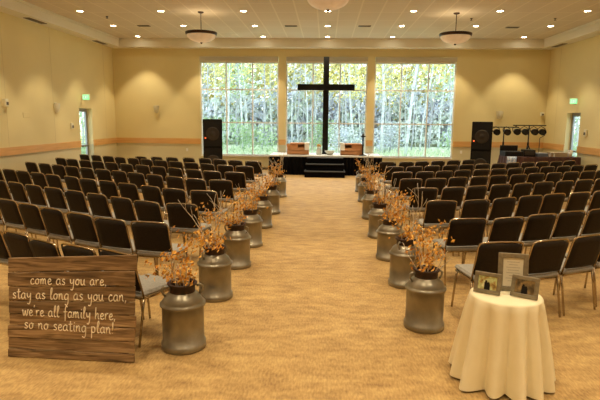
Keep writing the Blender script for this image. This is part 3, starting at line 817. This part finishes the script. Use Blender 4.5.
for side in ('left', 'right'):
    for i, (x, y) in enumerate(canpos[side]):
        c = can0 if not cused else copy_tree(can0, None, tmk); cused = True
        c.location = (x, y, 0); c.rotation_euler.z = [.35, .9, -.3, .2, .5, 0, .3][i]
        where = '%s from the camera along the %s side of the aisle' % (['nearest', 'second', 'third', 'fourth', 'fifth', 'sixth', 'seventh'][i], side)
        if i == 0: where = 'nearest the camera on the %s side of the aisle' % side
        tag(c, 'old grey metal milk can, %s' % where, 'milk can', 'milk cans lining the aisle')
        vi = i % 4 if side == 'right' else 4+i % 4
        if i >= 5: vi = 1 if side == 'right' else 5
        b, t = bq[vi]
        o = b if vi not in bused else copy_tree(b, None, t); bused.add(vi)
        o.location = (x, y, 0); o.rotation_euler.z = .3*math.sin(i*2.1)
        tag(o, 'dried orange leaves in the can %s' % where.replace('nearest the camera on','nearest the camera,').replace('from the camera along','from camera,').replace('side of the aisle','aisle side'), 'bouquet', 'dried bouquets in the milk cans')

# ---------------------------------------------------------------- pallet sign
SWD, SHT = 1.12, .885
tilt = .12
sg_ = empty('pallet_sign', (-2.13, 4.07, 0), -.0, 'weathered wooden pallet sign with white handwriting leaning by the left chairs', 'sign')
sg_.rotation_euler = (-tilt, 0, -.04)
zs = [0, .075, .175, .285, .39, .50, .63, .755, .885]
rp_ = random.Random(4)
for i in range(8):
    q = MB(); e0, e1 = rp_.uniform(-.008, .008), rp_.uniform(-.008, .008)
    q.rbox(-SWD/2+e0, SWD/2+e1, -.022+(.004 if i % 2 else 0), 0, zs[i]+.003, zs[i+1]-.003, .004)
    q.v = [(a_, b_, c_*(1+.035*a_/.55)) for a_, b_, c_ in q.v]; q.build('plank', m_plank, sg_)
for x in (-.45, .45): MB().box(x-.04, x+.04, .0005, .03, .01, .84).build('batten', m_plank, sg_)
G = {
 'a': (.95, [[(.72, .85), (.42, 1), (.1, .65), (.1, .2), (.35, 0), (.66, .3), (.74, .95), (.72, .25), (.95, .02)]]),
 'c': (.8, [[(.7, .82), (.42, 1), (.1, .6), (.2, .08), (.5, 0), (.8, .2)]]),
 'e': (.8, [[(.1, .45), (.55, .55), (.62, .85), (.38, 1), (.1, .6), (.2, .08), (.5, 0), (.8, .2)]]),
 'f': (.75, [[(.8, 1.75), (.6, 1.95), (.4, 1.6), (.36, .6), (.34, -.6)], [(.05, .95), (.75, 1.0)]]),
 'g': (.9, [[(.72, .85), (.42, 1), (.1, .6), (.15, .1), (.45, .02), (.72, .5), (.75, .95), (.75, -.4), (.5, -.95), (.15, -.75)]]),
 'h': (.9, [[(.2, 1.95), (.15, 1), (.12, 0)], [(.13, .4), (.4, .95), (.62, .85), (.64, .2), (.85, 0)]]),
 'i': (.4, [[(.2, 1), (.18, .2), (.4, 0)], [(.24, 1.4), (.26, 1.5)]]),
 'l': (.5, [[(.1, .5), (.42, 1.5), (.35, 1.95), (.18, 1.6), (.15, .3), (.28, 0), (.5, .1)]]),
 'm': (1.3, [[(.1, 1), (.12, 0)], [(.12, .5), (.35, 1), (.52, .8), (.54, 0)], [(.54, .5), (.78, 1), (.98, .8), (1.0, .15), (1.2, 0)]]),
 'n': (.9, [[(.1, 1), (.12, 0)], [(.12, .5), (.4, 1), (.62, .8), (.64, .15), (.85, 0)]]),
 'o': (.9, [[(.5, 1), (.15, .75), (.1, .25), (.4, 0), (.7, .3), (.7, .8), (.45, 1), (.6, .85), (.9, .85)]]),
 'p': (.9, [[(.12, 1), (.12, 0), (.1, -.95)], [(.12, .7), (.4, 1), (.72, .7), (.65, .15), (.35, 0), (.14, .2)]]),
 'r': (.7, [[(.1, 1), (.14, 0)], [(.14, .5), (.35, .95), (.65, .95)]]),
 's': (.75, [[(.65, .85), (.4, 1), (.15, .78), (.35, .52), (.62, .3), (.45, .02), (.1, .1)]]),
 't': (.65, [[(.32, 1.7), (.28, .3), (.42, 0), (.65, .12)], [(.0, 1.15), (.62, 1.2)]]),
 'u': (.95, [[(.1, 1), (.1, .3), (.3, 0), (.6, .25), (.7, 1), (.7, .2), (.92, 0)]]),
 'w': (1.2, [[(.05, 1), (.2, .1), (.38, .05), (.58, .85), (.75, .05), (.95, .1), (1.1, 1), (1.2, .9)]]),
 'y': (.9, [[(.1, 1), (.15, .4), (.4, .25), (.68, .6), (.74, 1), (.7, -.2), (.5, -.9), (.15, -.8)]]),
 ',': (.4, [[(.2, .12), (.1, -.3)]]), "'": (.35, [[(.2, 1.9), (.14, 1.5)]]), '!': (.4, [[(.24, 1.9), (.16, .5)], [(.14, .06), (.15, .14)]]), ' ': (.6, []),
}
def smooth(pts, n=4):
    P = [Vector((p[0], p[1], 0)) for p in pts]
    if len(P) < 3: return P
    out = []
    for i in range(len(P)-1):
        a, b, c, d = P[max(i-1, 0)], P[i], P[i+1], P[min(i+2, len(P)-1)]
        for q in range(n):
            t = q/n
            out.append(.5*((2*b)+(c-a)*t+(2*a-5*b+4*c-d)*t*t+(3*b-a-3*c+d)*t**3))
    return out+[P[-1]]
lt = MB()
def write(text, x0, x1, z0, z1, xh):
    w = sum(G[c][0]+.13 for c in text)
    sx = (x1-x0)/w; x = 0
    for ch in text:
        for stq in G[ch][1]:
            pts = []
            for p in smooth(stq):
                X = x0+(x+p.x)*sx; t = (X-x0)/(x1-x0)
                pts.append((X-SWD/2, -.0225, z0+(z1-z0)*t+p.y*xh))
            lt.tube([(a_, b_, c_*(1+.035*a_/.55)) for a_, b_, c_ in pts], .0046, 5)
        x += G[ch][0]+.13
write('come as you are,', .20, .88, .650, .635, .048)
write('stay as long as you can,', .04, 1.055, .525, .505, .050)
write("we're all family here,", .13, .96, .375, .350, .050)
write('so no seating plan!', .145, .945, .262, .235, .050)
lt.build('lettering', m_chalk, sg_)

# ---------------------------------------------------------------- round table with cloth and frames
TX, TY, TT = 1.425, 3.97, .705
rt_ = empty('round_table', (TX, TY, 0), 0, 'small round side table hidden under the ivory cloth, front right', 'table')
MB().lathe([(0, TT-.025), (.256, TT-.025), (.260, TT-.012), (.256, TT-.001), (0, TT-.001)], 32).build('tabletop', m_crate, rt_)
for q in range(3):
    a = q*2*pi/3; MB().tube([(.12*math.cos(a), .12*math.sin(a), TT-.025), (.24*math.cos(a), .24*math.sin(a), 0)], .015, 6).build('leg', m_crate, rt_)
q = MB(); vs = []; fs = []; NP = 168; NR = 12
rc = random.Random(9)
ph = [rc.uniform(0, 6.28) for _ in range(4)]
def fold(a):
    c1 = math.cos(12*a+ph[0]+.7*math.sin(2*a+ph[1])); f = -.8*(1-2*abs((1-c1)/2)**.7)+.3*math.cos(5*a+ph[2])
    return f
prof = [(0, .0, 0), (.14, .001, 0), (.25, .001, 0), (.261, -.002, 0), (.270, -.012, .02)]
for i in range(NR): t = (i+1)/NR; prof.append((.270+.080*t**.9, -.012-(TT-.03)*t, .02+.98*t**.75))
for (r0, dz, amp) in prof:
    for i in range(NP):
        a = 2*pi*i/NP; rr = r0+amp*.078*fold(a)
        # a corner of the cloth dips at the front left
        vs.append((rr*math.cos(a), rr*math.sin(a), dz+.003+amp*.006*math.sin(3*a)))
for j in range(len(prof)-1):
    for i in range(NP): fs.append((j*NP+i, j*NP+(i+1) % NP, (j+1)*NP+(i+1) % NP, (j+1)*NP+i))
q.add(vs, fs, 0, True)
tag(q.build('tablecloth', m_cloth, None, (TX, TY, TT)), 'ivory cloth draped in folds to the floor over the small round table', 'tablecloth')

m_ph1 = M('wedding_photo_print', (.4, .3, .1), .3, noise=((28, 28, 22), [(.05, .03, .02), (.45, .30, .10), (.55, .62, .30), (.85, .8, .6)], 2))
m_ph2 = M('dim_photo_print', (.2, .15, .1), .3, noise=((26, 26, 20), [(.05, .035, .02), (.16, .12, .07), (.42, .28, .12)], 2))
def pframe(x, y, w, h, rz, lean, border, pic, label, text=False, mat=False):
    r = empty('picture_frame', (x, y, TT+.006), rz, label, 'picture frame', 'picture frames on the round table')
    r.rotation_euler = (-lean, 0, rz)
    q = MB(); b = border
    q.rbox(-w/2, w/2, -.018, 0, 0, b, .004); q.rbox(-w/2, w/2, -.018, 0, h-b, h, .004)
    q.rbox(-w/2, -w/2+b, -.0179, 0, b*.9, h-b*.9, .004); q.rbox(w/2-b, w/2, -.0179, 0, b*.9, h-b*.9, .004)
    q.build('frame', m_tan, r)
    MB().box(-w/2+b*.8, w/2-b*.8, -.008, -.003, b*.8, h-b*.8).build('backing', m_tan if mat else m_blackp, r)
    if text:
        MB().box(-w/2+b, w/2-b, -.0105, -.0085, b, h-b).build('print', m_paper, r)
        t = MB(); ww = w/2-b
        for i, f in enumerate((.62, .45, .7, .55, .66, .4, .7, .5)):
            z = h-b-.03-i*.0215; t.box(-ww*f, ww*f, -.0112, -.0106, z-.003, z)
        t.build('lettering', m_ink, r)
    else:
        MB().box(-w/2+b, w/2-b, -.0105, -.0085, b, h-b).build('print', pic, r)
        f = MB(); ww = w/2-b; hh = h-2*b
        for s_, hx in ((-.15, .78), (.12, .62)):
            f.box(ww*s_-.012, ww*s_+.012, -.0112, -.0106, b, b+hh*hx*.7); f.lathe([(0, 0), (.009, 0)], 10, T=Matrix.Translation((ww*s_, -.0112, b+hh*hx*.78)) @ Matrix.Rotation(pi/2, 4, 'X'))
        f.build('pictured_couple', m_blackp, r)
    T = Matrix.Translation((0, .0, 0))
    q = MB(); a = h*.8; q.add([(-.03, .0005, a), (.03, .0005, a), (.035, math.sin(lean*2.2)*a*.95+.01, .012), (-.035, math.sin(lean*2.2)*a*.95+.01, .012),
                             (-.03, .004, a), (.03, .004, a), (.035, math.sin(lean*2.2)*a*.95+.014, .012), (-.035, math.sin(lean*2.2)*a*.95+.014, .012)],
                            [(0, 1, 2, 3), (7, 6, 5, 4), (0, 4, 5, 1), (1, 5, 6, 2), (2, 6, 7, 3), (3, 7, 4, 0)])
    q.build('easel_back', m_blackp, r)
pframe(1.495, 4.04, .225, .30, -.18, .16, .038, None, 'tall taupe frame with a printed cream card, at the back of the round table', True)
pframe(1.275, 3.965, .20, .165, -.50, .22, .030, m_ph1, 'small landscape photo frame on the left of the round table')
pframe(1.53, 3.885, .20, .165, -.60, .22, .030, m_ph2, 'small dark photo frame turned sideways on the right of the round table')
